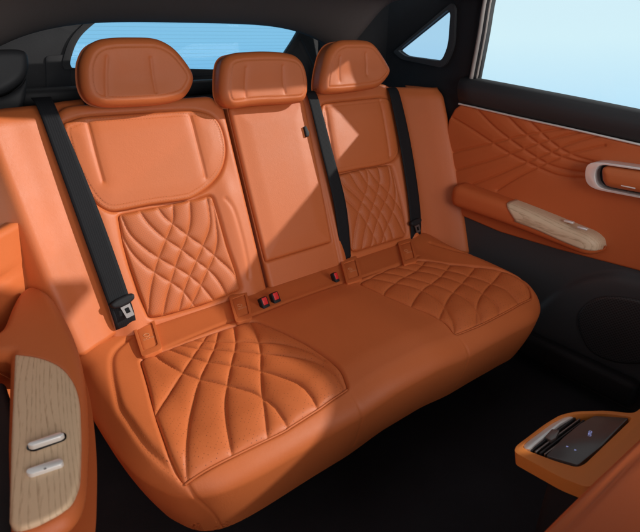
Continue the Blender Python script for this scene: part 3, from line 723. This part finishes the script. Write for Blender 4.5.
def dDoor(P, d):
    q = lines_dist(P, qd); w = sstep(P[:, 0], -.36, -.52)
    return .004 * (1 - np.exp(-q / .02)) * 1.0 - .0044 * np.exp(-(q / .0030) ** 2) * 1.0 - .0022
Pad(D, panel, .004, .008, .02, dDoor).build('door_panel', M['door_leather'], door, .0028, back=False)
# core of the door behind the panel, belt trim, chrome line, seal, glass
core = np.array([(-1.12, .04), (.2, .04), (.2, .862), (-.35, .885), (-1.12, .925)])
prism('door_core', core, D, -.08, -.018, M['plastic'], door, .01)
top_px = [(462, 76.5), (474, 78.5), (520, 87.2), (580, 98.8), (640, 110.8)]; bot_px = [(460, 102.5), (474, 105.5), (520, 116), (580, 129), (640, 142.5)]
T = D.at(dpx(top_px)); Bm = D.at(dpx(bot_px))
def ext(P, y):
    return np.concatenate([P, [[P[-1][0], .35, P[-1][2] - .012], [P[-1][0], y, P[-1][2] - .035]]])  # out-of-view run, its slope shaped to place the sill's shadow edge
T = ext(T, -.2); Bm = ext(Bm, -.2)
G = []
for a, b in zip(T, Bm):
    row = [a + np.array([.06, 0, -.03]), a + np.array([.035, 0, -.004]), a + np.array([.020, 0, 0])]
    for t, bulge in ((.08, -.006), (.2, -.016), (.45, -.020), (.75, -.014), (.97, -.004)): row.append(a + (b - a) * t + np.array([bulge, 0, 0]))
    row.append(b + np.array([.02, 0, -.003])); G.append(row)
sheet('belt_trim', np.array(G), M['trim_grey'], door, .003)
def bar(name, P, r, m, parent, flat=1.0):
    P = np.array(P); cu = bpy.data.curves.new(name, 'CURVE'); cu.dimensions = '3D'; sp = cu.splines.new('POLY'); sp.points.add(len(P) - 1)
    for i, p in enumerate(P): sp.points[i].co = (*p, 1)
    cu.bevel_depth = r; cu.bevel_resolution = 4; cu.use_fill_caps = True
    t = bpy.data.objects.new('t', cu); COL.objects.link(t); dg = bpy.context.evaluated_depsgraph_get(); me = bpy.data.meshes.new_from_object(t.evaluated_get(dg)); bpy.data.objects.remove(t); me.materials.clear()
    me.polygons.foreach_set('use_smooth', [True] * len(me.polygons)); return link(name, me, m, parent)
bar('chrome_strip', Bm + np.array([-.006, 0, -.004]), .0032, M['chrome'], door)
fpx = [(491.5, -28), (483.8, 0), (478, 36), (470, 79)]
FRp = D.at(dpx(fpx), -.01)
G = np.array([[p + np.array([.03, -w, 0]) if k in (0, 4) else p + np.array([(.0 if k in (1, 3) else -.006), -w, 0]) for k, w in enumerate((-.018, -.016, 0, .013, .016))] for p in smooth(FRp)])
sheet('window_frame', G, M['plastic'], door, .003)
G2 = np.array([[p + np.array([-.004 - .003 * (k == 1), -w, 0]) for k, w in enumerate((-.006, .001, .008))] for p in smooth(FRp)])
sheet('window_seal', G2, M['rubber_seal'], door, .004)
G3 = np.array([[p + np.array([.006 - .003 * (k == 1), -w, 0]) for k, w in enumerate((.012, .0155, .019))] for p in smooth(FRp)])
sheet('window_seal', G3, M['rubber_seal'], door, .003)
gl = np.array([(1.556, 1.16, .93), (1.556, 1.14, 1.38), (1.556, -.2, 1.38), (1.556, -.2, .80)])
mesh('door_window', np.concatenate([gl, gl + [.004, 0, 0]]), [(0, 1, 2, 3), (7, 6, 5, 4), (0, 4, 5, 1), (1, 5, 6, 2), (2, 6, 7, 3), (3, 7, 4, 0)], M['glass'], door, flat=True)

# armrest with wood trim: a loft along y
def arm_loft(name, stations, a0, a1, m, parent, grow=0.0, n=28, capz=True):
    G = []
    for (y, xc, zc, hw, hh) in stations:
        th = np.linspace(a0, a1, n); e = .62
        cx = np.sign(np.cos(th)) * np.abs(np.cos(th)) ** e; sz = np.sign(np.sin(th)) * np.abs(np.sin(th)) ** e
        G.append(np.stack([xc - (hw + grow) * cx, np.full(n, y), zc + (hh + grow) * sz], 1))
    return sheet(name, np.array(G), m, parent, .004)
def arm_st(pxs, hw, hh, X):
    pass
yy = np.linspace(1.085, .545, 46); st = []
for y in yy:
    t = (1.085 - y) / .54
    zt = .627 - .046 * t - .008 * sstep(t, .45, 1)                 # top height falls forward
    taper_e = math.sqrt(max(.02, 1 - max(0, (t - .90) / .10) ** 2)); taper_s = math.sqrt(max(.08, 1 - max(0, (.06 - t) / .06) ** 2))
    hh = (.040 - .010 * t) * min(taper_e, taper_s) ; hw = (.050 - .008 * t) * min(taper_e, taper_s)
    st.append((y, 1.478 - (.0) + .018 * t * 0, zt - (.040 - .010 * t), hw, hh))
armr = arm_loft('armrest', st, -math.pi, math.pi, M['door_leather'], door, n=48)
def wood_part():
    G = []
    for (y, xc, zc, hw, hh) in st:
        if y > .865: continue
        s = sstep(y, .865, .80)
        G.append((y, xc, zc, hw, hh))
    rows = []
    for k, (y, xc, zc, hw, hh) in enumerate(G):
        th = np.linspace(math.radians(-8), math.radians(172), 30)
        e = .62; cx = np.sign(np.cos(th)) * np.abs(np.cos(th)) ** e; sz = np.sign(np.sin(th)) * np.abs(np.sin(th)) ** e
        yk = y - (.045 * np.clip((.9 - sz), 0, 1) * (1 - sstep(y, .80, .62)))
        rows.append(np.stack([xc - (hw + .003) * cx, yk, zc + (hh + .003) * sz], 1))
    return sheet('wood_trim', np.array(rows), M['wood'], armr, .003)
wood_part()
AF = Frame((1.455, 0, .585), (0, -1, -.09), (-.25, 0, 1))
for pxp in ([(563, 222), (572, 219.5), (574, 223), (566, 227)], [(576, 229), (586, 226), (588, 229.5), (579, 233)]):
    O = hit(*np.mean(pxp, 0), (0, 0, .5935), np.array([0, 0, 1.0])) + np.array([0, 0, .004])
    SF = Frame(O, (0, -1, -.09), (1, 0, .0))
    rbox('window_switch', O, (.014, .030, .007), M['chrome'], armr, .003)
# door pull: leather grip standing out of a chrome C
ye = -.30
def yz(pts, off=0): return dpx(pts, off)
def runout(p, q, y):                                     # continue a line p->q to the given y (frame u = -y)
    k = (-y - p[0]) / (q[0] - p[0]); return p + (q - p) * k
t0, t1 = yz([(606, 166.5), (640, 171.5)], .055); b0, b1 = yz([(612, 188.5), (640, 193.5)], .055)
grip = np.concatenate([yz([(600.5, 171), (602, 167.5), (606, 166.5)], .055), [runout(t0, t1, -.1)], [runout(b0, b1, -.1)], yz([(612, 188.5), (605, 186.5), (601.5, 181)], .055)])
gp = Pad(D, rounded_poly(grip, .005, 4), .062, .020, .05, lambda P, d: .002 * sstep(d, 0, .03)).build('door_pull', M['leather'], door, .003)
o0, o1 = yz([(604, 162.6), (640, 167.6)], .05); i0, i1_ = yz([(606, 165.0), (640, 170.0)], .05)
lo0, lo1 = yz([(606, 191.5), (640, 198)], .05); li0, li1 = yz([(608, 189.6), (640, 196)], .05)
bez = np.concatenate([[runout(o0, o1, -.1)], smooth(yz([(604, 162.6), (594, 162.4), (588, 165), (585.6, 171), (585.8, 179), (589, 185), (596, 189), (606, 191.5)], .05), n=6), [runout(lo0, lo1, -.1)],
                      [runout(li0, li1, -.1)], smooth(yz([(608, 189.6), (600.5, 187), (596.3, 182), (595.3, 175), (597, 168.5), (600.5, 165.6), (606, 165.0)], .05), n=6), [runout(i0, i1_, -.1)]])
prism('chrome_bezel', bez, D, .0, .052, M['chrome'], gp, .002, 3)
inn = np.concatenate([yz([(588, 172), (590, 166), (604, 164)], .03), [runout(o0, o1, -.08)], [runout(lo0, lo1, -.08)], yz([(606, 190), (592, 185)], .03)])
prism('pull_recess', rounded_poly(inn, .004), D, .0, .022, M['plastic'], gp, .002)
rbox('pull_badge', D.at(yz([(628, 187)], .062), .0615)[0], (.003, .036, .0035), M['chrome'], gp, .0008)
# lower black panel with speaker and pocket
low = rounded_poly(np.concatenate([dpx([(452, 208), (500, 226), (560, 246), (640, 268)]), [(.15, .46), (.15, .05), (-1.02, .05), (-1.06, .3)]]), .02, 4)
def dLow(P, d):
    c = smooth(np.concatenate([dpx([(520, 325), (545, 300), (575, 280), (610, 272), (640, 276)]), [(-.2, .50)]]))
    q = lines_dist(P, [c]); below = P[:, 1] < np.interp(P[:, 0], c[:, 0], c[:, 1])
    return np.where(below, .022 * (1 - np.exp(-q / .012)), 0)
lowp = Pad(D, low, -.004, .012, .02, dLow).build('lower_panel', mat('charcoal_door_plastic', (.042, .043, .047), .55, .4, bump=.4, bscale=500), door, .008, back=False)
spk = smooth(dpx([(578, 318), (592, 300), (615, 296), (650, 304), (668, 330), (650, 360), (615, 362), (588, 348)], .02), True, 6)
def dots():
    m = mat('speaker_mesh', (.040, .040, .043), .5, .4, perf=(.010, .0026, 1)); return m
Pad(D, spk, .026, .006, .01).build('speaker_grille', dots(), door, .006, back=False)
rbox('door_pocket', (1.452, .62, .14), (.05, .55, .09), M['plastic'], door, .02)

# ================================================================== LEFT REAR DOOR (close to the lens)
door2 = thing('car_door', 'near rear door with orange armrest topped by grainy wood and two silver switches', 'car door', (-.12, .4, .06), 'rear doors of the car')
G = []
for z in np.linspace(.06, .73, 50):
    row = []
    for y in np.linspace(-.1, 1.42, 70):
        x = -.11 + .26 * sstep(y, .95, 1.36) - .012 * np.exp(-((z - .66 + .10 * (y - .9)) / .004) ** 2)
        row.append((x, y, z))
    G.append(row)
sheet('door_panel', np.array(G), M['leather'], door2, .03)
A = Frame((0, 0, .60), (1, 0, 0), (0, 1, 0)); apx = A.px
body_a = rounded_poly(np.concatenate([smooth(apx([(-30, 330), (-14, 334), (0, 326), (9, 306), (17, 292), (28, 285), (41, 286), (54, 297), (69, 324), (79, 353), (84, 385), (86, 420), (85, 455), (82, 490), (72, 512), (52, 526), (20, 538)]), n=4), apx([(7, 540), (5, 440), (8, 352), (-30, 352)])]), .004, 3)
wood_o = rounded_poly(apx([(15, 354.5), (40, 357.5), (61, 366), (74, 382), (79.5, 400), (81, 440), (79, 484), (70, 506), (48, 520), (18, 531), (9, 524), (11, 440)]), [.006, .03, .03, .03, .03, .04, .03, .02, .03, .01, .006, .03])
def dArm(P, d):
    return -.010 * sstep(sdf(P, wood_o)[0], -.001, .008) + .030 * sstep(P[:, 1], .90, 1.08) * 0
arm2 = Pad(A, body_a, .0, .022, .06, dArm, taper=.75).build('armrest', M['leather'], door2, .004)
gd = apx([(46, 365), (44, 515)]); gd = gd[0] - gd[1]
M['wood_near'] = wood_mat('pale_ash_wood_inlay', (.36, .235, .135), (.62, .445, .285), (1, .13, .6), math.atan2(gd[0], gd[1]))
WP = Pad(A, wood_o, .002, .004, .014); wd = WP.build('wood_trim', M['wood_near'], arm2, .003, back=False)
for k, pp in enumerate(([(27, 447), (27, 444), (60, 432.5), (65, 434), (65, 438), (34, 449.5)], [(26, 474), (28, 470.5), (60, 460), (64, 461.5), (63, 466), (30, 477)])):
    o_ = rounded_poly(apx(pp, .004), .005)
    if k == 0:
        prism('switch_well', rounded_poly(apx([(25.5, 448.5), (27, 443.5), (61, 431), (66.5, 433), (66, 439), (33, 451)], .004), .006), A, -.004, .0032, M['gloss_black'], wd, .0004)
        prism('switch', rounded_poly(apx([(27, 444.5), (29, 442), (60, 431.5), (64.5, 433), (61, 436), (31, 446)], .012), .004), A, .004, .012, M['chrome'], wd, .0025)
    else:
        prism('switch', o_, A, -.002, .008, M['chrome'], wd, .0025)
sw = text_mesh('switch_mark', 'o', .006, A.at(apx([(45, 468.5)], .008), .0082)[0], (1, 0, 0), (0, 1, 0), M['trim_grey'], wd)

rbox('pull_pocket_shade', (-.075, .66, .50), (.13, .46, .12), M['plastic'], door2, .01)  # solid black box stands in for the shade inside the pull recess
# ================================================================== CENTRE CONSOLE
con = thing('centre_console', 'rear end of orange trimmed console with air vent and touch panel on the dark floor', 'car console', (.75, .15, .06))
K = Frame((.72, .25, .47), (1, .0, 0), (0, 1, -.25)); kpx = K.px
ko = rounded_poly(np.concatenate([kpx([(514, 452), (516, 446), (545, 424), (560, 415), (575, 411.5), (605, 410.5), (634, 413.5)]), [(.36, -.06), (.33, -.16)], kpx([(610, 478), (588, 488), (560, 477)])]), .012, 5)
ki = rounded_poly(np.concatenate([kpx([(522, 446), (527, 440), (552, 422), (565, 415.5), (580, 413.5), (606, 413.5), (632, 417)]), kpx([(630, 421), (585, 464), (577, 467.5), (555, 461), (526, 450)])]), .008, 5)
M['console_leather'] = mat('amber_console_leather', (.70, .23, .045), .5, .35, bump=.3)
ring_plate('console_frame', ko, ki, K, -.024, 0, M['console_leather'], con, .007)
prism('vent_well', ki, K, -.030, -.022, M['gloss_black'], con)
prism('vent_trim', kpx([(522.5, 445.5), (552, 422.3), (566, 416), (573, 417), (560, 424.5), (530, 449.5), (525, 449)], -.004), K, -.02, -.003, M['chrome'], con, .002)
vent = None
for i in range(5):
    o0 = np.array([4.6 * i, 1.25 * i])
    a = np.array([(530, 449.8), (574, 417.2), (575.6, 417.4), (531.4, 450.8)]) + o0
    s_ = prism('vent_slat', kpx(a, -.006), K, -.018, -.006, M['silver_tongue'] if i % 2 else M['trim_grey'], con, .0005)
prism('vent_tab', rounded_poly(kpx([(545, 437), (552, 429.5), (559.5, 431), (556, 438.5), (551, 441)], -.003), .002), K, -.014, -.001, M['silver_tongue'], con, .0015)
tp = prism('touch_panel', rounded_poly(kpx([(546, 456), (563, 438), (580, 424), (594, 416.2), (629, 418), (620, 427), (602, 446), (586, 459), (578, 465.5)], -.004), .004), K, -.018, -.003, mat('touch_glass', (.085, .085, .085), .28, .6), con, .003)
icon = mat('icon_glow', (.2, .25, .6), .4); ib = icon.node_tree.nodes['Principled BSDF']; ib.inputs['Emission Color'].default_value = (.45, .5, 1, 1); ib.inputs['Emission Strength'].default_value = .5
for pxp, s_ in (((590, 434.5), 'AUTO'), ((567, 446.5), 'v'), ((575, 450), 'ᴗ' if False else 'v')):
    text_mesh('panel_lettering', s_, .0075, K.at(kpx([pxp], -.003), -.0027)[0], (1, .35, 0), (-.35, 1, -.25), icon, tp, .0001)
# console trunk and lid
bx = np.array([(.60, .26), (.60, -.5), (1.0, -.5), (1.0, .22), (.84, .27)])
prism('console_body', rounded_poly(np.array([(.645, .235), (.645, -.5), (1.02, -.5), (1.02, .15), (.80, .24)]), .02), CF, .06, .455, M['plastic'], con, .01)
LF = Frame((.7, .17, .545), (1, 0, 0), (0, 1, -.10))
lid = rounded_poly(np.concatenate([LF.px([(532, 540), (560, 512), (600, 473), (640, 436)]), [(.50, -.02), (.50, -.5), (-.24, -.5), (-.26, -.10)]]), .01, 4)
def dLid(P, d): return -.004 * np.exp(-((d - .016) / .004) ** 2)
Pad(LF, lid, .0, .010, .05, dLid).build('console_lid', M['door_leather'], con, .005)

# ================================================================== STAND-IN FRONT SEATS, unseen, added to block light on console and cushion front
for fx, lb in ((1.24, 'unseen orange leather stand-in front seat back between the console and the far door, added to block light'), (.42, 'unseen orange leather stand-in front seat back on the near side of the console, added to block light')):
    fs = thing('stand_in_front_seat', lb, 'car seat', (fx, -.3, .06), 'stand-in front seats')
    FS = Frame((fx, -.30, .25), (-1, 0, 0), (0, .26, 1))
    Pad(FS, rounded_poly([(-.23, .0), (-.24, .45), (-.18, .68), (.18, .68), (.24, .45), (.23, .0)], .08), .0, .05, .08, None).build('seat_shell', M['leather'], fs, .012)
    Pad(FS, rounded_poly([(-.14, .72), (-.12, .86), (.12, .86), (.14, .72)], .04), -.02, .03, .05, None).build('headrest', M['leather'], fs, .01)
    rbox('seat_cushion', (fx, -.62, .30), (.48, .5, .2), M['leather'], fs, .05)
